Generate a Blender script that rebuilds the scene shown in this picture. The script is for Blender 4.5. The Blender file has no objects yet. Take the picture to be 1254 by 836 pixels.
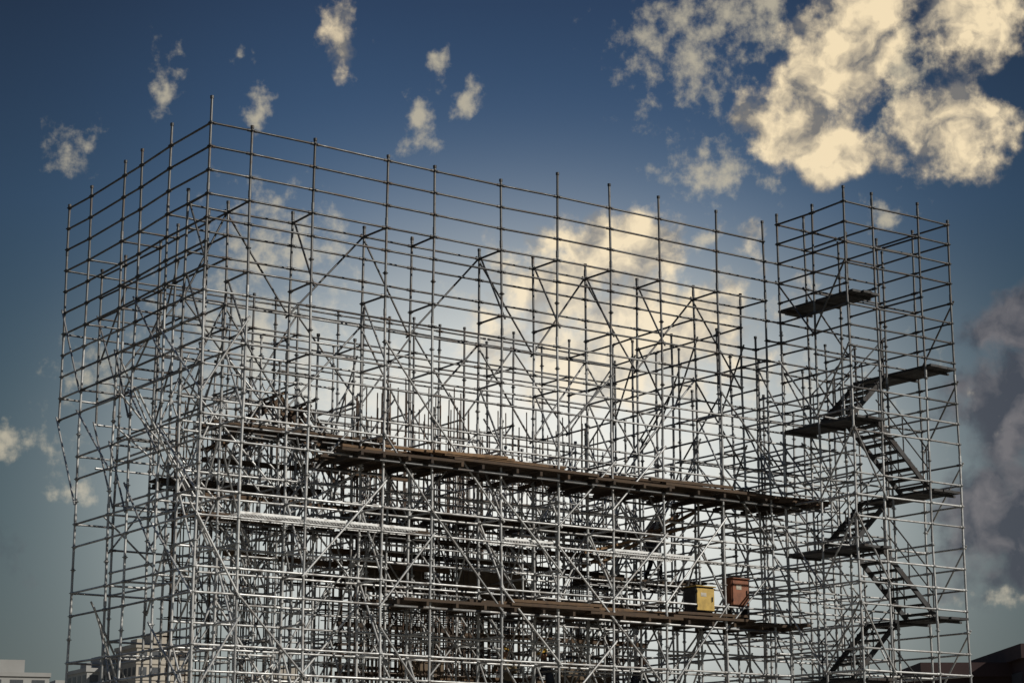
import bpy, math, random
import bmesh
from mathutils import Vector, Matrix
random.seed(11)
sc = bpy.context.scene
R = random.random
def rr(a, b): return a + (b - a) * R()

# ------------------------------------------------------------------ frame of the site
A0 = math.radians(55)
UX, UY = math.sin(A0), math.cos(A0)
VX, VY = -math.cos(A0), math.sin(A0)
OX, OY = -6.12, 38.5
ZT = 15.34                      # top ledger
def W(u, v, z): return Vector((OX + UX*u + VX*v, OY + UY*u + VY*v, z))
_lean = {}
def N(u, v, z):
    k = (round(u, 2), round(v, 2))
    if k not in _lean: _lean[k] = (rr(-.035, .035), rr(-.035, .035), rr(0, 6.28))
    a, b, c = _lean[k]
    t = z / 15.0
    return W(u + a*t + .012*math.sin(z*.9 + c), v + b*t + .012*math.cos(z*1.1 + c), z)

# ------------------------------------------------------------------ node helpers / materials
def new_mat(name):
    m = bpy.data.materials.new(name); m.use_nodes = True
    nt = m.node_tree; return m, nt, nt.nodes['Principled BSDF']
def mixrgb(nt, fac, a, b):
    n = nt.nodes.new('ShaderNodeMix'); n.data_type = 'RGBA'
    for s, val in ((0, fac), (6, a), (7, b)):
        if isinstance(val, (tuple, list, float, int)): n.inputs[s].default_value = val if not isinstance(val, (tuple, list)) else tuple(val)
        else: nt.links.new(val, n.inputs[s])
    return n.outputs[2]
def noise(nt, scale, detail=4, rough=.55, coord='Object', vec=None):
    n = nt.nodes.new('ShaderNodeTexNoise'); n.inputs['Scale'].default_value = scale
    n.inputs['Detail'].default_value = detail; n.inputs['Roughness'].default_value = rough
    if vec is None:
        tc = nt.nodes.new('ShaderNodeTexCoord'); vec = tc.outputs[coord]
    nt.links.new(vec, n.inputs['Vector']); return n.outputs['Fac']
def maprange(nt, val, a, b, c=0., d=1., smooth=True):
    n = nt.nodes.new('ShaderNodeMapRange')
    if smooth: n.interpolation_type = 'SMOOTHSTEP'
    nt.links.new(val, n.inputs[0])
    for i, x in zip((1, 2, 3, 4), (a, b, c, d)): n.inputs[i].default_value = x
    return n.outputs[0]
def bump(nt, bsdf, h, s=.3, d=.01):
    n = nt.nodes.new('ShaderNodeBump'); n.inputs['Strength'].default_value = s; n.inputs['Distance'].default_value = d
    nt.links.new(h, n.inputs['Height']); nt.links.new(n.outputs[0], bsdf.inputs['Normal'])

def steel_mat(name, dark, light, rust, rust_amt, metal=.45, rough=.45):
    m, nt, b = new_mat(name)
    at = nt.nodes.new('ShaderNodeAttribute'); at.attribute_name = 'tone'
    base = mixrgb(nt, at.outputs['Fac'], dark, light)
    n1 = noise(nt, 4.0, 2, .65)
    col = mixrgb(nt, maprange(nt, n1, .5, .68, 0, rust_amt), base, rust)
    nt.links.new(col, b.inputs['Base Color'])
    b.inputs['Metallic'].default_value = metal
    nt.links.new(maprange(nt, n1, .3, .7, rough-.08, rough+.2), b.inputs['Roughness'])
    return m
M_STEEL = steel_mat('galvanised_steel', (.03, .031, .033, 1), (.70, .71, .70, 1), (.16, .115, .085, 1), .42, .4, .42)
M_REBAR = steel_mat('rusty_rebar', (.07, .055, .045, 1), (.26, .21, .17, 1), (.17, .08, .04, 1), .6, .2, .7)
M_DARK = steel_mat('dark_steel_deck', (.025, .025, .026, 1), (.09, .09, .09, 1), (.07, .045, .03, 1), .4, .2, .65)
def wood_mat(name, c1, c2):
    m, nt, b = new_mat(name)
    at = nt.nodes.new('ShaderNodeAttribute'); at.attribute_name = 'tone'
    base = mixrgb(nt, at.outputs['Fac'], c1, c2)
    n = noise(nt, 6, 4, .7)
    col = mixrgb(nt, maprange(nt, n, .4, .7, 0, .55), base, (.04, .03, .024, 1))
    nt.links.new(col, b.inputs['Base Color']); b.inputs['Roughness'].default_value = .85
    return m
M_WOOD = wood_mat('weathered_timber', (.038, .027, .019, 1), (.30, .18, .09, 1))
M_PLY = wood_mat('formwork_plywood', (.05, .038, .03, 1), (.15, .11, .07, 1))
def plain(name, c, rough=.7, metal=0., var=.25, sc_=8):
    m, nt, b = new_mat(name)
    n = noise(nt, sc_, 4, .6)
    d = tuple(x*(1-var*1.6) for x in c[:3]) + (1,)
    nt.links.new(mixrgb(nt, maprange(nt, n, .35, .68), c, d), b.inputs['Base Color'])
    b.inputs['Roughness'].default_value = rough; b.inputs['Metallic'].default_value = metal
    return m

# ------------------------------------------------------------------ mesh batch
class Batch:
    def __init__(s): s.v = []; s.f = []; s.t = []; s.sm = []
    def tube(s, p, q, r, n=7, tone=.5, r2=None, cap=True):
        d = q - p; L = d.length
        if L < 1e-4: return
        d /= L; r2 = r if r2 is None else r2
        a = d.cross(Vector((0, 0, 1)) if abs(d.z) < .9 else Vector((1, 0, 0))).normalized(); b = d.cross(a)
        i = len(s.v)
        cs = [(math.cos(2*math.pi*k/n), math.sin(2*math.pi*k/n)) for k in range(n)]
        for (c, e) in cs: s.v.append(p + (a*c + b*e)*r)
        for (c, e) in cs: s.v.append(q + (a*c + b*e)*r2)
        for k in range(n):
            k2 = (k+1) % n; s.f.append((i+k, i+n+k, i+n+k2, i+k2)); s.sm.append(True)
        m = 2*n
        if cap:
            j = len(s.v)
            for (c, e) in cs: s.v.append(p + (a*c + b*e)*r)
            for (c, e) in cs: s.v.append(q + (a*c + b*e)*r2)
            s.f.append(tuple(range(j, j+n))); s.f.append(tuple(reversed(range(j+n, j+2*n)))); s.sm += [False, False]
            m += 2*n
        s.t += [tone]*m
    def beam(s, p, q, w, h, up=Vector((0, 0, 1)), tone=.5):
        d = (q-p).normalized(); side = d.cross(up).normalized(); u2 = side.cross(d)
        i = len(s.v)
        for e in (p, q):
            for (x, y) in ((-1, -1), (1, -1), (1, 1), (-1, 1)):
                s.v.append(e + side*(x*w/2) + u2*(y*h/2))
        s.f += [(i, i+3, i+2, i+1), (i+4, i+5, i+6, i+7), (i, i+1, i+5, i+4), (i+1, i+2, i+6, i+5), (i+2, i+3, i+7, i+6), (i+3, i, i+4, i+7)]
        s.sm += [False]*6; s.t += [tone]*8
    def build(s, name, mat, parent=None):
        me = bpy.data.meshes.new(name); me.from_pydata([tuple(x) for x in s.v], [], s.f)
        at = me.attributes.new('tone', 'FLOAT', 'POINT'); at.data.foreach_set('value', s.t)
        me.polygons.foreach_set('use_smooth', s.sm); me.materials.append(mat); me.update()
        o = bpy.data.objects.new(name, me); sc.collection.objects.link(o)
        if parent: o.parent = parent
        return o
def empty(name):
    o = bpy.data.objects.new(name, None); sc.collection.objects.link(o); return o
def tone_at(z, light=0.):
    # painted light: upper tubes darkened, lower ones lit from below, plus random tube tone
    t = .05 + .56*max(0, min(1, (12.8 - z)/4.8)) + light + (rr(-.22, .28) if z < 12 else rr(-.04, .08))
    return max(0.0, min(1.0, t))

# ------------------------------------------------------------------ scaffold system
class Scaf:
    def __init__(s): s.std = Batch(); s.led = Batch(); s.br = Batch(); s.con = Batch()
    def post(s, u, v, z0, z1, r=.0275, ztop=ZT):
        z = z0
        while z < z1 - .01:
            zz = min(z + 2.0, z1)
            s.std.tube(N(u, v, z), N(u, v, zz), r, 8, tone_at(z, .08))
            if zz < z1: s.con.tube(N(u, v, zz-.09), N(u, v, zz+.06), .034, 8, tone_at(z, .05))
            z = zz
        zz = ztop
        while zz > z0 + .2:
            if zz <= z1 + .02:
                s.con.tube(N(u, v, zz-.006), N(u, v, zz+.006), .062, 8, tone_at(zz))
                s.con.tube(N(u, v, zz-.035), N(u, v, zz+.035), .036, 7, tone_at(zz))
            zz -= .5
        s.con.tube(N(u, v, z1-.03), N(u, v, z1+.03), .040, 7, tone_at(z1))
        if z0 < .5:
            s.con.tube(N(u, v, 0), N(u, v, .012), .09, 4, .4)
    def ledger(s, a, b, z, r=.0238):
        p, q = N(a[0], a[1], z), N(b[0], b[1], z)
        d = (q-p).normalized(); p2, q2 = p + d*.035, q - d*.035
        t = tone_at(z)
        s.led.tube(p2, q2, r, 7, t, cap=False)
        s.con.tube(p2, p2 + d*.07, .033, 6, t); s.con.tube(q2 - d*.07, q2, .033, 6, t)
    def brace(s, a, za, b, zb, off=(0, 0), r=.0225):
        o = Vector((UX*off[0] + VX*off[1], UY*off[0] + VY*off[1], 0))
        p, q = N(a[0], a[1], za) + o, N(b[0], b[1], zb) + o
        d = (q-p).normalized(); t = tone_at((za+zb)/2, .04)
        s.br.tube(p - d*.08, q + d*.08, r, 7, t)
        for e in (p, q): s.con.tube(e - o*.9, e + o*.25, .032, 6, t)
    def build(s, parent):
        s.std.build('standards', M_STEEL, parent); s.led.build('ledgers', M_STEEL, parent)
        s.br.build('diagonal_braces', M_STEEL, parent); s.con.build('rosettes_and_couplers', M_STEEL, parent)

S = Scaf()
UL = [0, .9, 2.4, 4.2, 5.4, 7.2, 8.7, 10.2, 11.7, 13.5, 15.0]
VL = [0, 1.8, 3.3, 4.2, 6.0, 7.2]
def lev(k): return ZT - .5*k
KMAX = 29
front_top = [.55, .08, .1, .1, .1, .12, .55, .56, .53, .5, .5]
left_top = [0, .47, .34, .32, .22, .06]
KF = [0, 1, 2, 3, 4, 6, 7, 9, 10, 12, 13, 15, 16, 18, 19, 21, 22, 24, 25, 27]
KI = [3, 4, 5, 7, 8, 9, 11, 12, 14, 15, 17, 18, 20, 21, 23, 24, 26]
for i, u in enumerate(UL):
    S.post(u, 0, 0, ZT + front_top[i])
    S.post(u, .9, 0, ZT - 1.5 + rr(.15, .35))
for i in range(len(UL)-1):
    a, b = UL[i], UL[i+1]
    for k in KF: S.ledger((a, 0), (b, 0), lev(k))
    for k in KI: S.ledger((a, .9), (b, .9), lev(k))
for i, u in enumerate(UL):
    for k in range(3, KMAX, 3): S.ledger((u, 0), (u, .9), lev(k))
    for k in range(14, KMAX, 3):
        if R() < .6: S.ledger((u, 0), (u, .9), lev(k))
for i, v in enumerate(VL):
    if i == 0: continue
    cant = (v > 7)
    S.post(0, v, lev(10) - .06 if cant else 0, ZT + left_top[i])
    if v > 1: S.post(.9, v, lev(10) if cant else 0, ZT - 1.3 + rr(-.1, .2))
for i in range(len(VL)-1):
    a, b = VL[i], VL[i+1]
    kk = [0, 1, 2, 3, 4, 5, 6, 7, 8, 9, 10, 12, 13, 15, 16, 18, 19, 21, 22, 24, 25]
    for k in kk:
        if b > 7 and k > 10: continue
        S.ledger((0, a), (0, b), lev(k))
    for k in KI:
        if b > 7 and k > 10: continue
        S.ledger((.9, max(a, .9) if a == 0 else a), (.9, b), lev(k))
for v in VL[1:]:
    for k in range(3, KMAX, 3):
        if v > 7 and k > 10: continue
        S.ledger((0, v), (.9, v), lev(k))
for u in (0, .9):
    S.brace((u, 7.2), lev(10), (u, 6.0), lev(14), (-.05, 0))
    S.brace((u, 7.2), lev(5), (u, 6.0), lev(9), (-.05, 0))
for i, u in enumerate(UL):
    if u > .95:
        S.post(u, 6.0, 0, ZT - 1.8 + rr(-.1, .3))
        S.post(u, 7.2, lev(12), ZT - 1.5 + rr(-.1, .2))
        S.brace((u, 7.2), lev(12), (u, 6.0), lev(15), (.05, 0))
        for k in (5, 8, 11): S.ledger((u, 6.0), (u, 7.2), lev(k))
for i in range(1, len(UL)-1):
    a, b = UL[i], UL[i+1]
    for k in (4, 5, 7, 9, 11, 12, 14, 16, 18, 20, 22, 24): S.ledger((a, 6.0), (b, 6.0), lev(k))
    for k in (3, 5, 6, 8, 10, 12): S.ledger((a, 7.2), (b, 7.2), lev(k))
for u in (13.5, 15.0):
    for v in (1.8, 3.3, 4.2): S.post(u, v, 0, ZT - 2 + rr(-.3, .3))
    vv = [.9, 1.8, 3.3, 4.2, 6.0]
    for j in range(4):
        for k in (4, 6, 8, 10, 12, 14, 16, 18, 20, 22, 24): S.ledger((u, vv[j]), (u, vv[j+1]), lev(k))
        k = 5 + (j % 2)*2
        while k < 24:
            S.brace((u, vv[j]), lev(k), (u, vv[j+1]), lev(k+3), (.06, 0)); k += 5
for i in range(len(UL)-1):
    a, b = UL[i], UL[i+1]
    k = 8 + 3*(i % 3)
    while k < 26:
        if R() < .7:
            if (i + k//3) % 2: S.brace((a, 0), lev(k), (b, 0), lev(k+3+(b-a > 1.6)), (0, -.055))
            else: S.brace((b, 0), lev(k), (a, 0), lev(k+3+(b-a > 1.6)), (0, -.055))
        k += 4
    for k0, dk in ((3, 4), (7, 4), (11, 4), (15, 4), (19, 4)):
        if k0 > 10 and R() < .25: continue
        if i % 2 == 0: S.brace((b, .9), lev(k0), (a, .9), lev(k0+dk), (0, .055))
        else: S.brace((a, .9), lev(k0), (b, .9), lev(k0+dk), (0, .055))
    if i > 0:
        for k0 in (4, 8, 12, 16):
            if R() < .75:
                if i % 2: S.brace((b, 6.0), lev(k0), (a, 6.0), lev(k0+4), (0, .055))
                else: S.brace((a, 6.0), lev(k0), (b, 6.0), lev(k0+4), (0, .055))
for i, u in enumerate(UL):
    for k in range(3, 24, 3):
        if R() < .6: S.brace((u, 0), lev(k+3), (u, .9), lev(k), (.055, 0))
for i in range(len(VL)-1):
    a, b = VL[i], VL[i+1]
    k = 4 + (i % 2)*2
    while k < 25:
        if not (b > 7 and k > 7):
            if R() < .75: S.brace((.9, a if a else .9), lev(k), (.9, b), lev(k+3), (.055, 0))
            if R() < .7 and k > 5: S.brace((0, b), lev(k), (0, a), lev(k+3), (-.055, 0))
        k += 4
scaf = empty('scaffolding')

# ------------------------------------------------------------------ interior shoring
H = Scaf()
US = [1.8, 2.7, 3.6, 4.5, 5.4, 6.6, 7.8, 9.0, 9.9, 10.8, 12.0, 12.9, 14.1]
VS = [1.75, 2.65, 3.75, 4.85]
tops = {}
for u in US:
    for v in VS:
        base = 11.8 if u < 4.6 else (9.9 if u < 11 else 10.3)
        t = base + rr(-.9, .7); tops[(u, v)] = t
        H.post(u, v, 0, t, .024)
for a in range(len(US)):
    for b in range(len(VS)):
        p = (US[a], VS[b])
        for dq in ((1, 0), (0, 1)):
            if a+dq[0] >= len(US) or b+dq[1] >= len(VS): continue
            q = (US[a+dq[0]], VS[b+dq[1]])
            m = min(tops[p], tops[q])
            k = 4 + (b % 2)
            while k < 26:
                if lev(k) < m and R() < .85: H.ledger(p, q, lev(k), .022)
                k += 2 if R() < .8 else 3
            k = 6 + int(R()*3)
            while k < 25:
                if lev(k) < m and R() < .45:
                    if R() < .5: H.brace(p, lev(k), q, lev(k+3), (.05*dq[1], .05*dq[0]), .0205)
                    else: H.brace(q, lev(k), p, lev(k+3), (.05*dq[1], .05*dq[0]), .0205)
                k += 3
for _ in range(80):
    u = rr(.8, 13.5); v = rr(1.2, 5.5); z = rr(3, 9.0); L = rr(1.5, 3.4); s_ = random.choice((-1, 1))
    H.br.tube(W(u, v, z), W(u + s_*L*rr(.3, .8), v + rr(-.7, .7), z + L*rr(.6, 1.1)), .022, 7, tone_at(z))
for _ in range(40):
    u = rr(.8, 5.0); v = rr(1.2, 5.5); z = rr(5.5, 10.2); L = rr(1.3, 2.8); s_ = random.choice((-1, 1))
    H.br.tube(W(u, v, z), W(u + s_*L*rr(.2, .8), v + rr(-.7, .7), z + L*rr(.5, 1.1)), .022, 7, tone_at(z, -.1))
shor = empty('shoring_scaffold'); H.build(shor)

# ------------------------------------------------------------------ stair tower
T = Scaf(); TD = Batch()
TU = [15.45, 16.35, 17.85, 18.9]; TV = [0, -1.2, -2.4]
ZTT = ZT + .5
for u in TU:
    for v in TV:
        if v == -1.2 and u in (16.35, 17.85):
            T.post(u, v, 0, ZTT - .6, ztop=ZTT)
        else: T.post(u, v, 0, ZTT + (.35 if v == -2.4 and u < 18 else .3 + rr(-.25, .1)), ztop=ZTT)
for v in TV:
    for i in range(3):
        for k in range(-1, 29):
            if v == -1.2 and (k % 3): continue
            if v != -1.2 and k % 4 == 3 and k > 2: continue
            T.ledger((TU[i], v), (TU[i+1], v), lev(k))
for u in TU:
    for j in range(2):
        for k in range(-1, 29):
            if u in (16.35, 17.85) and k % 3: continue
            if k % 4 == 2 and k > 2: continue
            T.ledger((u, TV[j]), (u, TV[j+1]), lev(k))
for k in range(2, 27, 4):
    T.brace((TU[0], 0), lev(k), (TU[0], -1.2), lev(k+3), (-.055, 0))
    T.brace((TU[0], -2.4), lev(k), (TU[0], -1.2), lev(k+3), (-.055, 0))
    T.brace((TU[3], -2.4), lev(k+1), (TU[3], -1.2), lev(k+4), (.055, 0))
    T.brace((TU[1], 0), lev(k), (TU[2], 0), lev(k+3), (0, .055))
    if k > 6: T.brace((TU[0], -2.4), lev(k), (TU[1], -2.4), lev(k+3), (0, -.055))
# framing that ties the tower to the main scaffold and carries on behind it
for k in range(1, 29):
    if k % 4 != 3: S.ledger((15.0, 0), (15.45, 0), lev(k))
    if k > 3 and k % 3 != 1: S.ledger((15.0, .9), (15.45, .9), lev(k))
VB = [0, .9, 1.8, 3.3]
for u in TU:
    for v in VB[1:]: S.post(u, v, 0, ZT - 1.6 - .5*v + rr(-.3, .3))
for u in TU:
    for j in range(3):
        for k in range(4 + 2*j, 28):
            if (k + j) % 3 != 1: S.ledger((u, VB[j]), (u, VB[j+1]), lev(k))
        for k in range(6 + 2*j, 25, 4):
            if R() < .6: S.brace((u, VB[j]), lev(k+3), (u, VB[j+1]), lev(k), (.055, 0))
for j in range(1, 4):
    for i in range(3):
        for k in range(4 + 2*j, 28):
            if (k + j) % 3 != 2: S.ledger((TU[i], VB[j]), (TU[i+1], VB[j]), lev(k))
        for k in range(5 + 2*j, 25, 5):
            if R() < .7: S.brace((TU[i], VB[j]), lev(k), (TU[i+1], VB[j]), lev(k+3), (0, .055))
for k in range(6, 27, 2): S.ledger((15.0, 3.3), (15.45, 3.3), lev(k)); S.ledger((15.0, 1.8), (15.45, 1.8), lev(k))
S.build(scaf)
zl = [13.65 - 3*i for i in range(5)]; zr = [12.15 - 3*i for i in range(5)]
for z in zl:
    for j in range(3):
        u = TU[0] + .17 + .29*j
        TD.beam(W(u, .12 + rr(-.03, .05), z), W(u, -2.52 + rr(-.05, .05), z), .275, .055, tone=rr(.1, .6))
    for v in (-.2, -1.2, -2.2): TD.beam(W(TU[0], v, z-.055), W(TU[1], v, z-.055), .05, .05, tone=.3)
for z in zr:
    if z < .5: continue
    for j in range(3):
        u = TU[2] + .2 + .31*j
        TD.beam(W(u, .1 + rr(-.03, .05), z), W(u, -2.52 + rr(-.05, .05), z), .29, .055, tone=rr(.1, .6))
    for v in (-.2, -1.2, -2.2): TD.beam(W(TU[2], v, z-.055), W(TU[3], v, z-.055), .05, .05, tone=.3)
def flight(u0, z0, u1, z1, v0, v1):
    for v in (v0, v1):
        TD.beam(W(u0, v, z0), W(u1, v, z1), .045, .12, tone=.3)
        TD.tube(W(u0, v, z0+.95), W(u1, v, z1+.95), .018, 7, .4)
        TD.tube(W(u0, v, z0+.5), W(u1, v, z1+.5), .016, 7, .4)
        for t in (.05, .5, .95):
            zz = z0 + (z1-z0)*t; uu = u0 + (u1-u0)*t
            TD.tube(W(uu, v, zz), W(uu, v, zz+.95), .017, 6, .4)
    n = 8
    for i in range(n):
        t = (i+.5)/n; z = z0 + (z1-z0)*t + .02; u = u0 + (u1-u0)*t
        TD.beam(W(u, v0, z), W(u, v1, z), .22, .04, tone=rr(.1, .5))
for z in zl:
    if 2 < z < 13: flight(TU[1]-.05, z, TU[2]+.15, z-1.5, -2.28, -1.35)
for z in zr:
    if z > 1.6: flight(TU[2]+.05, z, TU[1]-.1, z-1.5, -1.1, -.15)
tow = empty('stair_tower'); T.build(tow); TD.build('landings_and_stair_flights', M_DARK, tow)

# ------------------------------------------------------------------ plank platforms
def plank_run(name, u0, u1, v0, v1, z, mat, bearers=True, w=.24, tn=(.1, .7), th=.05):
    B = Batch(); n = max(1, int(round((v1-v0)/w)))
    for j in range(n):
        v = v0 + (j+.5)*(v1-v0)/n; u = u0 + rr(-.5, .4)
        lay = 0
        while u < u1:
            L = rr(2.2, 4.0); e = min(u+L, u1 + rr(-.2, .3))
            B.beam(W(u, v + rr(-.03, .03), z + lay*th + rr(-.004, .004)), W(e, v + rr(-.03, .03), z + lay*th + rr(-.006, .012)), (v1-v0)/n*.95, th, tone=rr(*tn))
            u = e - .25; lay = 1 - lay
    par = empty(name); B.build('planks', mat, par)
    if bearers:
        C = Batch(); u = u0
        while u < u1:
            C.beam(W(u, v0-.1, z-.075), W(u, v1+.1, z-.075), .06, .09, tone=rr(0, .2)); u += rr(.5, .9)
        C.build('bearers', mat, par)
        C = Batch()
        for v in (v0+.1, v1-.1): C.tube(W(u0-.2, v, z-.15), W(u1+.2, v, z-.15), .025, 7, .1)
        C.build('runner_tubes', M_STEEL, par)
    return par
plank_run('plank_walkway', 3.5, 16.4, -.25, 1.45, 8.93, M_WOOD, tn=(0, .25), th=.06)
plank_run('plank_walkway', 4.5, 15.8, -.1, 1.1, 5.98, M_WOOD, tn=(0, .25), th=.06)
plank_run('plank_walkway', 5.0, 12.4, 1.9, 2.9, 8.15, M_WOOD, tn=(0, .15))
plank_run('plank_walkway', 11.2, 14.2, 1.8, 2.7, 7.05, M_WOOD, tn=(0, .3))
plank_run('plank_walkway', 7.5, 14.0, 2.2, 3.3, 3.62, M_WOOD, tn=(0, .5))
plank_run('plank_walkway', 1.2, 5.2, 1.6, 2.4, 9.55, M_WOOD, tn=(0, .2))
plank_run('plank_walkway', 1.0, 4.4, 3.3, 4.1, 8.6, M_WOOD, tn=(0, .2))
plank_run('plank_walkway', 4.6, 11.5, 3.9, 4.8, 6.9, M_WOOD, tn=(0, .2))
plank_run('plank_walkway', 1.0, 6.0, 1.3, 2.0, 7.6, M_WOOD, tn=(0, .3))
B = Batch()
for i in range(18):
    u = rr(3.4, 6.4); v = rr(-.15, .7); L = rr(1.8, 3.4)
    B.beam(W(u, v, 9.07 + rr(0, .1)), W(u+L, v + rr(-.15, .15), 9.07 + rr(0, .1)), .1, .055, tone=rr(.3, .9))
for i in range(14):
    u = rr(8, 14); v = rr(-.15, .8); L = rr(1.6, 3)
    B.beam(W(u, v, 9.07), W(u+L, v + rr(-.1, .1), 9.07 + rr(0, .08)), .1, .06, tone=rr(.05, .4))
for i in range(12):
    u = rr(4.8, 13); v = rr(-.05, .7); L = rr(1.6, 3)
    B.beam(W(u, v, 6.12), W(u+L, v + rr(-.1, .1), 6.12 + rr(0, .05)), .1, .06, tone=rr(.1, .6))
B.build('timber_stack', M_WOOD)
def mesh_strip(u0, u1, v0, v1, z):
    B = Batch(); u = u0
    while u < u1:
        B.tube(W(u, v0, z), W(u, v1, z), .005, 4, .9, cap=False); u += .075
    v = v0
    while v <= v1 + .001:
        B.tube(W(u0, v, z), W(u1, v, z), .006, 4, .95, cap=False); v += .1
    for v in (v0, v1): B.beam(W(u0, v, z), W(u1, v, z), .03, .05, tone=1.0)
    B.build('mesh_deck', M_STEEL)
mesh_strip(.95, 5.3, .05, .85, 7.46); mesh_strip(7.3, 8.6, .05, .85, 7.44); mesh_strip(10.3, 12.6, .05, .85, 7.42)

# ------------------------------------------------------------------ rebar cages
def cage(u0, u1, v, z0, z1, jt, du=.2, hz=.25, ztie=None, r=.015):
    B = Batch(); u = u0
    while u < u1:
        for dv in (0, .32):
            top = z1 + rr(-jt, jt); lx, ly = rr(-.07, .07), rr(-.08, .08)
            B.tube(W(u, v+dv, z0), W(u + lx, v+dv+ly, top), r, 5, rr(.0, .8), cap=False)
        u += du*rr(.7, 1.3)
    z = z0; zt = ztie or z1 - 1.2
    while z < zt:
        for dv in (-.02, .34): B.tube(W(u0-.1, v+dv, z + rr(-.02, .02)), W(u1+.1, v+dv, z + rr(-.02, .02)), .012, 5, rr(.0, .6), cap=False)
        z += hz
    return B
reb = empty('rebar_cage')
cage(5.2, 8.4, 2.95, 2.6, 10.9, .45, .2, .3, 8.6).build('wall_cage_bars', M_REBAR, reb)
cage(8.9, 13.6, 4.3, 2.6, 11.0, .5, .24, .4).build('wall_cage_bars_2', M_REBAR, reb)
cage(5.0, 13.4, 3.35, 2.6, 7.1, .3, .18, .25, 6.7, .013).build('pier_cage_bars', M_REBAR, reb)
cage(4.8, 10.6, 5.2, 2.6, 10.2, .5, .28, .6, 8.2, .013).build('rear_wall_cage_bars', M_REBAR, reb)
cage(1.6, 4.2, 4.5, 2.6, 10.4, .4, .22, .4, 9.0).build('side_wall_cage_bars', M_REBAR, reb)
def box_uv(name, u0, u1, v0, v1, z0, z1, mat, parent=None):
    B = Batch(); vm = (v0+v1)/2; zm = (z0+z1)/2
    B.beam(W(u0, vm, zm), W(u1, vm, zm), v1-v0, z1-z0, tone=.5)
    return B.build(name, mat, parent)
M_CONC = plain('concrete', (.32, .31, .29, 1), .9, 0, .25, 2)
box_uv('concrete_foundation', 1.3, 14.0, 2.75, 5.6, -.2, 2.6, M_CONC)
F = Batch(); FP = Batch()
for (u0, u1, v, z) in ((5, 12, 3.2, 7.7), (4.8, 11.6, 3.2, 7.35), (5, 12.5, 3.2, 6.6), (5, 13, 3.2, 5.7), (5, 12, 3.2, 4.7), (1.5, 5, 2.8, 9.0), (1.5, 4.8, 2.8, 8.2), (2, 5, 2.8, 7.0)):
    u = u0
    while u < u1:
        e = u + rr(1.6, 3); F.beam(W(u, v + rr(-.1, .1), z + rr(-.05, .05)), W(e, v + rr(-.1, .1), z + rr(-.05, .05)), .09, .11, tone=rr(0, .4)); u = e - .1
for (u, v, z, du, dz) in ((2.2, 3.4, 9.4, 1.5, 1.3), (2.9, 3.0, 9.5, 1.3, 1.0), (3.5, 3.2, 10.6, 1.4, -1.3), (4.0, 2.9, 10.4, 1.3, -1.5)):
    for j in range(3):
        F.beam(W(u, v + j*.4, z), W(u+du, v + j*.4 + .1, z+dz), .05, .08, tone=rr(0, .5))
    for j in range(3):
        t = j/2; F.beam(W(u+du*t, v-.1, z+dz*t+.08), W(u+du*t, v+1.1, z+dz*t+.08), .05, .05, tone=rr(0, .5))
for (u, v, z, w, h) in ((5.6, 3.05, 6.95, 1.6, .5), (8.1, 3.05, 6.9, 1.9, .45), (6.5, 3.0, 4.9, 1.2, .5), (11, 3.05, 4.9, 1.5, .55)):
    FP.beam(W(u, v, z), W(u+w, v, z), .03, h, tone=R())
for v in (1.55, 2.15):
    F.beam(W(11.0, v, 7.3), W(13.9, v, 8.75), .06, .08, tone=.6)
for i in range(6):
    t = i/5; F.beam(W(11.0+2.9*t, 1.45, 7.36+1.45*t), W(11.0+2.9*t, 2.25, 7.36+1.45*t), .05, .04, tone=.8)
F.beam(W(10.4, 1.3, 7.5), W(14.2, 1.5, 8.5), .06, .06, tone=.9)
fw = empty('timber_formwork'); F.build('walings_and_joists', M_WOOD, fw); FP.build('plywood_panels', M_PLY, fw)

# ------------------------------------------------------------------ site electrical boxes
def bevel_box(name, c, s, mat, parent, bev=.01):
    me = bpy.data.meshes.new(name)
    bm = bmesh.new(); bmesh.ops.create_cube(bm, size=1)
    for v in bm.verts: v.co = Vector((v.co.x*s[0], v.co.y*s[1], v.co.z*s[2]))
    if bev: bmesh.ops.bevel(bm, geom=bm.edges[:], offset=bev, segments=2, affect='EDGES')
    bm.to_mesh(me); bm.free(); me.materials.append(mat)
    o = bpy.data.objects.new(name, me); sc.collection.objects.link(o); o.location = c; o.parent = parent; return o
M_LAB = plain('printed_label', (.55, .5, .4, 1), .6)
M_YEL = plain('yellow_paint', (.58, .39, .09, 1), .5, 0, .2, 5)
M_ORG = plain('orange_red_paint', (.28, .095, .04, 1), .55, 0, .25, 5)
M_BLK = plain('shaded_cabinet', (.04, .04, .042, 1), .6)  # side shade of the yellow box put into its cabinet colour
def elec(u, v, z, w, d, h, paint, side, legs):
    e = empty('electrical_box'); e.location = W(u, v, z); e.rotation_euler = (0, 0, math.atan2(UY, UX))
    bevel_box('cabinet', (0, 0, h/2), (w, d, h), side, e)
    bevel_box('door', (.01, -d/2-.012, h/2-.01), (w-.03, .02, h-.05), paint, e, .006)
    bevel_box('canopy', (0, -.02, h+.012), (w+.05, d+.08, .022), paint, e, .004)
    bevel_box('handle', (w*.36, -d/2-.035, h/2), (.02, .025, .11), M_DARK, e, .004)
    bevel_box('label', (-w*.1, -d/2-.0245, h*.68), (w*.3, .004, h*.16), M_LAB, e, 0)
    for zz in (.2, .8): bevel_box('hinge', (-w*.45, -d/2-.026, h*zz), (.02, .014, .06), M_DARK, e, .003)
    for x in (-w/2+.03, w/2-.03): bevel_box('leg', (x, 0, -legs/2), (.035, d*.8, legs), M_DARK, e, .003)
elec(12.85, .2, 6.2, .55, .42, .55, M_YEL, M_BLK, .14)
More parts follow.
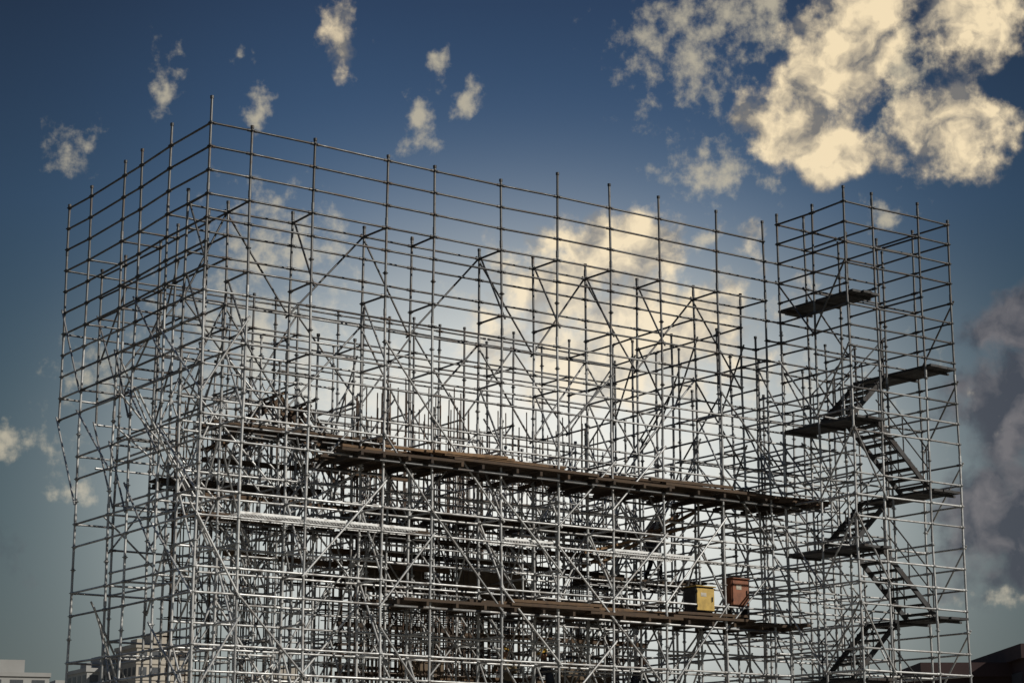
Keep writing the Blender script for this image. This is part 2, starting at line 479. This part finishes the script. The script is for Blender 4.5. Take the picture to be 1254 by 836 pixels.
elec(14.15, .4, 6.42, .52, .3, .62, M_ORG, M_ORG, .36)

# ------------------------------------------------------------------ workers
M_SKIN = plain('skin', (.34, .19, .12, 1), .6, 0, .1)
M_SHOE = plain('shoe_rubber', (.03, .028, .025, 1), .8)
M_HAIR = plain('hair_black', (.015, .013, .012, 1), .7)
M_HELM = plain('helmet_yellow', (.66, .40, .05, 1), .35, 0, .08)
def skin_mesh(name, joints, edges, radii, root, lvl=2):
    me = bpy.data.meshes.new(name); me.from_pydata(joints, edges, []); me.update()
    o = bpy.data.objects.new(name, me); sc.collection.objects.link(o)
    m = o.modifiers.new('Skin', 'SKIN'); m.use_smooth_shade = True
    sv = me.skin_vertices[0].data
    for i, r in enumerate(radii): sv[i].radius = (r, r) if not isinstance(r, tuple) else r
    sv[root].use_root = True
    s = o.modifiers.new('Sub', 'SUBSURF'); s.levels = lvl; s.render_levels = lvl
    dg = bpy.context.evaluated_depsgraph_get(); dg.update()
    nm = bpy.data.meshes.new_from_object(o.evaluated_get(dg)); bpy.data.objects.remove(o)
    nm.name = name
    for p in nm.polygons: p.use_smooth = True
    o = bpy.data.objects.new(name, nm); sc.collection.objects.link(o); return o
def worker(pos, heading, lean, shirt, trou, armL, armR, legs, helmet=True):
    w = empty('construction_worker'); w.location = pos; w.rotation_euler = (0, 0, heading)
    def L(x, y, z):
        c, s = math.cos(lean), math.sin(lean); dz = z - .92
        return (x, y*c + dz*s, .92 + dz*c - y*s)
    J = []; E = []; Rr = []
    def j(p, r, par=None):
        J.append(p); Rr.append(r)
        if par is not None: E.append((par, len(J)-1))
        return len(J)-1
    pel = j((0, 0, .93), (.15, .11)); sp = j(L(0, .01, 1.12), (.14, .10), pel); ch = j(L(0, .02, 1.32), (.165, .115), sp)
    nk = j(L(0, .02, 1.46), .058, ch); hd = j(L(0, .04, 1.54), .05, nk)
    hands = []
    for sgn, arm in ((-1, armL), (1, armR)):
        sh = j(L(sgn*.185, .02, 1.385), .068, ch)
        el = j(arm[0], .046, sh); wr = j(arm[1], .030, el); hands.append((sgn, Vector(arm[0]), Vector(arm[1])))
        lg = legs[0 if sgn < 0 else 1]
        hp = j((sgn*.095, 0, .86), .095, pel); kn = j(lg[0], .064, hp); an = j(lg[1], .045, kn)
        j((lg[1][0], lg[1][1]+.15, lg[1][2]-.05), (.045, .032), an)
    b = skin_mesh('body', J, E, Rr, 0)
    for m in (shirt, trou, M_SKIN, M_SHOE): b.data.materials.append(m)
    for p in b.data.polygons:
        c = p.center
        p.material_index = 0
        if c.z < .11: p.material_index = 3
        elif c.z < .95 and all((c - h[2]).length > .14 for h in hands) and abs(c.x) < .26: p.material_index = 1
        if any((c - h[2]).length < .06 for h in hands): p.material_index = 2
        if (c - Vector(L(0, .03, 1.52))).length < .07: p.material_index = 2
    b.parent = w
    for sgn, e_, wr in hands:
        d = (wr - e_).normalized(); side = d.cross(Vector((0, 0, 1))).normalized()*sgn; dn = d.cross(side)
        if dn.z > 0: dn = -dn
        JJ = [tuple(wr), tuple(wr + d*.085)]; EE = [(0, 1)]; rad = [(.024, .02), (.03, .018)]
        for k, ln in enumerate((.062, .075, .07, .055)):
            o = side*(-.03 + .02*k)*1.0; base = wr + d*.08 + o; a = len(JJ)
            JJ += [tuple(base), tuple(base + d*ln*.5 + dn*.012), tuple(base + d*ln*.8 + dn*.045)]; rad += [.0095, .009, .0075]
            EE += [(1, a), (a, a+1), (a+1, a+2)]
        a = len(JJ); tb = wr + d*.03 - side*.03
        JJ += [tuple(tb), tuple(tb + d*.03 - side*.02 + dn*.02), tuple(tb + d*.055 - side*.018 + dn*.04)]; rad += [.012, .010, .008]
        EE += [(0, a), (a, a+1), (a+1, a+2)]
        hnd = skin_mesh('hand', JJ, EE, rad, 0, 1); hnd.data.materials.append(M_SKIN); hnd.parent = w
    hc = Vector(L(0, .055, 1.615)); hp = empty('head'); hp.location = hc; hp.rotation_euler = (-lean*.8 - .15, 0, 0); hp.parent = w
    def ball(name, c, s, mat, seg=20, cut=None):
        bm = bmesh.new(); bmesh.ops.create_uvsphere(bm, u_segments=seg, v_segments=seg*2//3, radius=1)
        for v in bm.verts: v.co = Vector((v.co.x*s[0], v.co.y*s[1], v.co.z*s[2]))
        if cut is not None: bmesh.ops.delete(bm, geom=[v for v in bm.verts if v.co.z < cut], context='VERTS')
        me = bpy.data.meshes.new(name); bm.to_mesh(me); bm.free(); me.materials.append(mat)
        for p in me.polygons: p.use_smooth = True
        o = bpy.data.objects.new(name, me); sc.collection.objects.link(o); o.location = c; o.parent = hp
    ball('skull', (0, 0, 0), (.075, .092, .112), M_SKIN); ball('jaw', (0, .022, -.055), (.055, .062, .055), M_SKIN)
    ball('nose', (0, .095, -.015), (.013, .02, .024), M_SKIN, 10); ball('mouth', (0, .082, -.058), (.024, .008, .007), M_ORG, 10)
    for x in (-1, 1):
        ball('ear', (x*.076, -.005, -.01), (.012, .022, .032), M_SKIN, 10); ball('eye', (x*.03, .083, .008), (.012, .008, .008), M_HAIR, 10)
    ball('hair', (0, -.015, .012), (.081, .09, .112), M_HAIR, 20, -.02)
    if helmet:
        ball('hard_hat', (0, -.005, .045), (.105, .125, .10), M_HELM, 24, -.005)
        ball('hat_brim', (0, .02, .045), (.115, .15, .012), M_HELM, 20)
    return w
sh1 = plain('shirt_grey_brown', (.16, .12, .09, 1), .9); sh2 = plain('shirt_dark_blue', (.05, .06, .09, 1), .9); sh3 = plain('shirt_khaki', (.2, .16, .1, 1), .9)
tr1 = plain('trousers_dark', (.05, .05, .055, 1), .9)
std_legs = (((-.11, .03, .48), (-.12, -.02, .085)), ((.11, .06, .48), (.13, .04, .085)))
hu = math.atan2(UY, UX) - math.pi/2    # facing along +u
worker(W(13.05, 2.2, 7.10), hu, .35, sh1, tr1, ((-.25, .38, 1.10), (-.18, .62, 1.16)), ((.25, .36, 1.12), (.16, .60, 1.22)),
       (((-.11, .12, .47), (-.12, -.06, .085)), ((.11, .2, .5), (.13, .22, .085))), helmet=False)
worker(W(9.2, 2.7, 3.68), hu + 1.2, .15, sh3, tr1, ((-.27, .18, 1.15), (-.17, .42, 1.22)), ((.27, .18, 1.15), (.17, .42, 1.22)), std_legs)
worker(W(10.4, 2.6, 3.68), hu + 2.6, .2, sh2, tr1, ((-.27, .2, 1.13), (-.2, .43, 1.1)), ((.27, .22, 1.2), (.2, .42, 1.35)), std_legs)
worker(W(12.85, 2.7, 3.68), hu - .4, .3, sh2, tr1, ((-.27, .28, 1.12), (-.18, .52, 1.1)), ((.27, .28, 1.12), (.18, .5, 1.0)), std_legs, helmet=False)

# ------------------------------------------------------------------ ground
m, nt, b = new_mat('ground_soil')
n1 = noise(nt, .08, 8, .6); n2 = noise(nt, 2.5, 6, .6)
c = mixrgb(nt, maprange(nt, n1, .4, .6), (.19, .16, .12, 1), (.12, .12, .09, 1))
c = mixrgb(nt, maprange(nt, n2, .4, .65, 0, .6), c, (.25, .22, .18, 1))
nt.links.new(c, b.inputs['Base Color']); b.inputs['Roughness'].default_value = .95; bump(nt, b, n2, .5, .05)
me = bpy.data.meshes.new('ground'); s = 6000
me.from_pydata([(-s, -s, 0), (s, -s, 0), (s, s, 0), (-s, s, 0)], [], [(0, 1, 2, 3)]); me.materials.append(m)
g = bpy.data.objects.new('ground', me); sc.collection.objects.link(g); g.location.z = -.004

# ------------------------------------------------------------------ distant buildings
M_GLASS = plain('window_glass_dark', (.12, .13, .14, 1), .3)
def building(name, x, y, w, d, h, rot, wall, floors, bays, roof=True):
    e = empty(name); e.location = (x, y, 0); e.rotation_euler = (0, 0, rot)
    bevel_box('walls', (0, 0, h/2), (w, d, h), wall, e, 0)
    B = Batch(); fh = h/floors
    for f in range(floors):
        z = (f+.55)*fh
        for i in range(bays):
            xx = -w/2 + (i+.5)*w/bays
            for sg in (-1, 1):
                B.beam(Vector((xx-w/bays*.3, sg*d/2, z)), Vector((xx+w/bays*.3, sg*d/2, z)), .12, fh*.5)
        nb = max(2, int(bays*d/w))
        for i in range(nb):
            yy = -d/2 + (i+.5)*d/nb
            for sg in (-1, 1):
                B.beam(Vector((sg*w/2, yy-d/nb*.3, z)), Vector((sg*w/2, yy+d/nb*.3, z)), .12, fh*.5)
    B.build('windows', M_GLASS, e)
    C = Batch()
    for f in range(1, floors):
        C.beam(Vector((-w/2-.15, -d/2-.1, f*fh+.12)), Vector((w/2+.15, -d/2-.1, f*fh+.12)), .25, .3)
    C.build('floor_bands', wall, e)
    bevel_box('parapet', (0, 0, h+.4), (w+.6, d+.6, .8), wall, e, 0)
    if roof:
        bevel_box('lift_house', (w*.1, 0, h+2.2), (w*.35, d*.5, 2.8), wall, e, 0)
        bevel_box('water_tank', (-w*.3, 0, h+1.5), (w*.12, d*.3, 1.4), wall, e, 0)
M_APT = plain('beige_render_wall', (.50, .46, .39, 1), .9, 0, .1, .1)
M_APT2 = plain('grey_render_wall', (.42, .42, .40, 1), .9, 0, .1, .1)
M_MAR = plain('maroon_brick_wall', (.07, .042, .04, 1), .9, 0, .2, .3)
building('apartment_building', -75, 420, 11, 14, 35.5, .5, M_APT, 11, 4)
building('apartment_building', -87, 425, 9, 14, 31, .5, M_APT2, 10, 3)
building('apartment_building', -99, 440, 12, 14, 27, .4, M_APT2, 9, 4)
building('apartment_building', -60, 520, 14, 14, 36, .4, M_APT, 11, 5)
building('brick_building', 38.5, 120, 19, 12, 10.4, 0, M_MAR, 3, 6, False)
building('brick_building', 26.5, 122, 5, 9, 9.6, 0, M_MAR, 3, 2, False)
for i in range(16):
    a = math.radians(-70 + i*9.3 + rr(-2, 2))
    if -14 < math.degrees(a) < 18: continue
    building('apartment_building', 430*math.sin(a), 430*math.cos(a), rr(14, 26), 15, rr(15, 38), rr(-.5, .5), random.choice((M_APT, M_APT2)), 9, 5)

# ------------------------------------------------------------------ sun + sky
SUN_AZ, SUN_EL = 112, 32
sun = bpy.data.lights.new('sun', 'SUN'); sun.energy = 3.3; sun.angle = math.radians(.5); sun.color = (1, .94, .85)
so = bpy.data.objects.new('sun', sun); sc.collection.objects.link(so)
a, e = math.radians(SUN_AZ), math.radians(SUN_EL)
so.rotation_euler = Vector((-math.sin(a)*math.cos(e), -math.cos(a)*math.cos(e), -math.sin(e))).to_track_quat('-Z', 'Y').to_euler()

w = bpy.data.worlds.new('World'); sc.world = w; w.use_nodes = True
nt = w.node_tree; nt.nodes.clear()
def nn(t): return nt.nodes.new(t)
def lk(a_, b_): nt.links.new(a_, b_)
def mth(op, a_, b_=None, c_=None, clamp=False):
    n = nn('ShaderNodeMath'); n.operation = op; n.use_clamp = clamp
    for i, x in enumerate((a_, b_, c_)):
        if x is None: continue
        if isinstance(x, (int, float)): n.inputs[i].default_value = x
        else: lk(x, n.inputs[i])
    return n.outputs[0]
tc = nn('ShaderNodeTexCoord'); sep = nn('ShaderNodeSeparateXYZ'); lk(tc.outputs['Generated'], sep.inputs[0])
AZ = mth('MULTIPLY', mth('ARCTAN2', sep.outputs[0], sep.outputs[1]), 57.2958)
EL = mth('MULTIPLY', mth('ARCSINE', sep.outputs[2]), 57.2958)
cb = nn('ShaderNodeCombineXYZ'); lk(AZ, cb.inputs[0]); lk(EL, cb.inputs[1]); PV = cb.outputs[0]
def vmath(op, a_, b_):
    n = nn('ShaderNodeVectorMath'); n.operation = op
    for i, x in enumerate((a_, b_)):
        if x is None: continue
        if isinstance(x, tuple): n.inputs[i].default_value = x
        else: lk(x, n.inputs[i])
    return n
def vnoise(vec, scale, detail, rough=.6, col=False, off=None):
    if off: vec = vmath('ADD', vec, off).outputs[0]
    n = nn('ShaderNodeTexNoise'); n.noise_dimensions = '2D'; n.inputs['Scale'].default_value = scale; n.inputs['Detail'].default_value = detail
    n.inputs['Roughness'].default_value = rough; lk(vec, n.inputs['Vector']); return n.outputs['Color' if col else 'Fac']
warp = vmath('SUBTRACT', vnoise(PV, .8, 3, .5, True), (.5, .5, .5)).outputs[0]
PW = vmath('ADD', PV, vmath('MULTIPLY', warp, (1.2, 1.0, 0)).outputs[0]).outputs[0]
def blobs(lst):
    cur = None
    for (x, y, rx, ry, rot, st) in lst:
        mp = nn('ShaderNodeMapping'); mp.vector_type = 'TEXTURE'
        mp.inputs['Location'].default_value = (x, y, 0); mp.inputs['Rotation'].default_value = (0, 0, math.radians(rot))
        mp.inputs['Scale'].default_value = (rx, ry, 1); lk(PW, mp.inputs['Vector'])
        ln = vmath('LENGTH', mp.outputs[0], None).outputs['Value']
        v = mth('MULTIPLY_ADD', ln, -st, st)
        if cur is None: cur = v
        else:
            n = nn('ShaderNodeMath'); n.operation = 'SMOOTH_MAX'; lk(cur, n.inputs[0]); lk(v, n.inputs[1]); n.inputs[2].default_value = .35
            cur = n.outputs[0]
    return mth('MAXIMUM', cur, -1.2)
def mr(v, a_, b_, c_=0., d_=1., lin=False):
    n = nn('ShaderNodeMapRange'); n.interpolation_type = 'LINEAR' if lin else 'SMOOTHSTEP'; lk(v, n.inputs[0])
    for i, x in zip((1, 2, 3, 4), (a_, b_, c_, d_)): n.inputs[i].default_value = x
    return n.outputs[0]
big = blobs([
 (10.9, 22.5, 1.7, 2.1, -20, 1.3), (9.9, 20.8, 2.0, 1.8, 0, 1.4), (8.5, 19.4, 1.6, 1.3, 20, 1.3), (10.0, 18.5, 1.5, 1.1, 0, 1.2),
 (13.1, 18.9, 1.9, 1.4, 0, 1.3), (13.9, 22.1, 1.9, 1.5, 0, 1.4),
 (-5.3, 22.1, .5, 1.2, 10, .8),
 (3.2, 15.8, 2.9, 1.3, 0, 1.4), (1.5, 15.0, 2.0, 1.3, 0, 1.2), (5.4, 14.0, 2.2, 1.8, 0, .9), (3.2, 13.5, 4.2, 1.9, 0, 1.1),
 (30, 16, 7, 3, 0, .7), (-65, 22, 9, 5, 0, .7), (180, 22, 9, 5, 0, .7), (100, 25, 9, 6, 0, .7)])
wisp = blobs([
 (5.4, 21.7, 1.8, 1.7, 0, .6), (7.3, 22.6, 1.6, 1.2, 0, .65), (6.2, 18.2, 1.5, 1.0, 0, .6), (11.6, 20.6, 1.2, 1.6, 0, .7),
 (-2.9, 19.7, .55, .9, -20, .9), (-1.4, 20.3, .45, .8, -30, .9), (-2.3, 21.4, .4, .35, 0, .8), (-7.6, 19.9, .3, .6, 20, .9), (-13.0, 18.5, .6, .6, 0, .45), (-10.4, 20.4, .35, .9, 0, .45), (-8.1, 21.3, .25, .18, 0, .6),
 (-6.8, 16.0, 1.9, 1.5, 0, .75), (-7.3, 13.6, 2.4, 1.5, 0, .6), (0, 11.4, 8.5, 2.3, 0, .8),
 (-14.3, 10.2, 1.6, .45, 0, .75), (-12.1, 12.1, .9, .8, 0, .6), (-12.4, 8.9, .7, .3, 0, .5),
 (11.1, 16.7, .6, .4, 0, .6), (5.9, 16.3, .5, .35, 0, .6), (13.9, 5.9, 1.0, .25, 0, .6)])
grey = blobs([(14.6, 11.2, 2.0, 1.5, 0, 1.3), (14.9, 13.5, 1.8, .9, 0, 1.2), (14.4, 8.0, 2.2, 1.6, 0, 1.4), (15.0, 6.6, 2.2, .9, 0, 1.2), (-24, 8, 7, 2, 0, .9)])
fb = vnoise(PV, .62, 8, .55)
fbw = vnoise(PV, 1.3, 7, .6, False, (31.0, 7.0, 0))
r1 = vnoise(PW, .62, 6, .52, False, (5, 9, 0)); r2 = vnoise(PW, .62, 6, .52, False, (5-.42, 9+.36, 0))
f_big = mth('MULTIPLY_ADD', mth('SUBTRACT', fb, .5), 2.2, big)
f_big = mth('MULTIPLY_ADD', mth('SUBTRACT', fbw, .5), 1.1, f_big)
f_wsp = mth('MULTIPLY_ADD', mth('SUBTRACT', fbw, .5), 2.6, mth('ADD', wisp, -.02))
a_big = mr(f_big, -.22, .62, 0, .99)
a_wsp = mr(f_wsp, -.15, 1.0, 0, .85)
gfield = mth('MULTIPLY_ADD', mth('SUBTRACT', fb, .5), 2.0, grey)
galpha = mr(gfield, -.35, .45, 0, .88)
relief = mth('MULTIPLY_ADD', mth('SUBTRACT', r1, r2), 3.2, .56)
relief = mth('MULTIPLY_ADD', mth('SUBTRACT', fbw, .5), .8, relief)
relief = mth('ADD', relief, mr(f_big, 0, .9, -.22, .14, True))
shade = mr(relief, .0, 1.0, 0, 1, True)
rp = nn('ShaderNodeValToRGB'); lk(mth('DIVIDE', EL, 60, clamp=True), rp.inputs[0])
els = rp.color_ramp.elements
stops = [(0, (.165, .18, .17)), (4, (.125, .16, .16)), (8, (.075, .13, .15)), (12, (.053, .11, .153)), (17, (.040, .088, .163)), (20, (.027, .060, .123)), (23, (.018, .038, .083)), (35, (.02, .05, .13)), (60, (.03, .08, .2))]
els[0].position = 0; els[0].color = stops[0][1] + (1,); els[1].position = 1; els[1].color = stops[-1][1] + (1,)
for el_, c_ in stops[1:-1]:
    q = els.new(el_/60); q.color = c_ + (1,)
dx = mth('DIVIDE', mth('ADD', AZ, -.5), 9.8); dy = mth('DIVIDE', mth('ADD', EL, -8.9), 6.5)
rad2 = mth('ADD', mth('MULTIPLY', dx, dx), mth('MULTIPLY', dy, dy))
g2 = mth('MULTIPLY', mth('POWER', 2.71828, mth('MULTIPLY', mth('POWER', rad2, 1.35), -1.0)), 1.0)
def mixc(f, a_, b_, mode='MIX'):
    n = nn('ShaderNodeMix'); n.data_type = 'RGBA'; n.blend_type = mode
    for i, x in ((0, f), (6, a_), (7, b_)):
        if isinstance(x, (float, tuple)): n.inputs[i].default_value = x
        else: lk(x, n.inputs[i])
    return n.outputs[2]
ns = nn('ShaderNodeTexSky'); ns.sky_type = 'NISHITA'; ns.sun_disc = False
ns.sun_elevation = math.radians(SUN_EL); ns.sun_rotation = math.radians(SUN_AZ)
nsc = vmath('SCALE', ns.outputs[0], None); nsc.inputs['Scale'].default_value = .005
dark = mr(mth('ABSOLUTE', AZ), 4, 17, 1.18, .55)
dk = vmath('SCALE', rp.outputs[0], None); lk(dark, dk.inputs['Scale'])
clear = vmath('ADD', dk.outputs[0], nsc.outputs[0]).outputs[0]
hazy = mixc(g2, clear, (.86, .87, .82, 1))
ccol = mixc(shade, (.19, .185, .18, 1), (.90, .74, .49, 1))
ccol = mixc(mth('MULTIPLY', g2, .6), ccol, (.95, .90, .79, 1))
wcol = mixc(g2, (.50, .45, .34, 1), (.90, .88, .81, 1))
s1 = mixc(galpha, hazy, mixc(shade, (.060, .066, .085, 1), (.175, .165, .175, 1)))
s1 = mixc(a_wsp, s1, wcol)
s2 = mixc(a_big, s1, ccol)
bg = nn('ShaderNodeBackground'); lk(s2, bg.inputs[0]); bg.inputs[1].default_value = 1.0
out = nn('ShaderNodeOutputWorld'); lk(bg.outputs[0], out.inputs[0])

# ------------------------------------------------------------------ camera
cam = bpy.data.cameras.new('camera'); co = bpy.data.objects.new('camera', cam); sc.collection.objects.link(co)
cam.lens = 70.3; cam.sensor_width = 36; cam.clip_end = 12000
co.location = (0, 0, 1.6); co.rotation_euler = (math.radians(90+13.4), 0, 0)
sc.camera = co
sc.view_settings.view_transform = 'Standard'; sc.view_settings.look = 'None'; sc.view_settings.exposure = 0
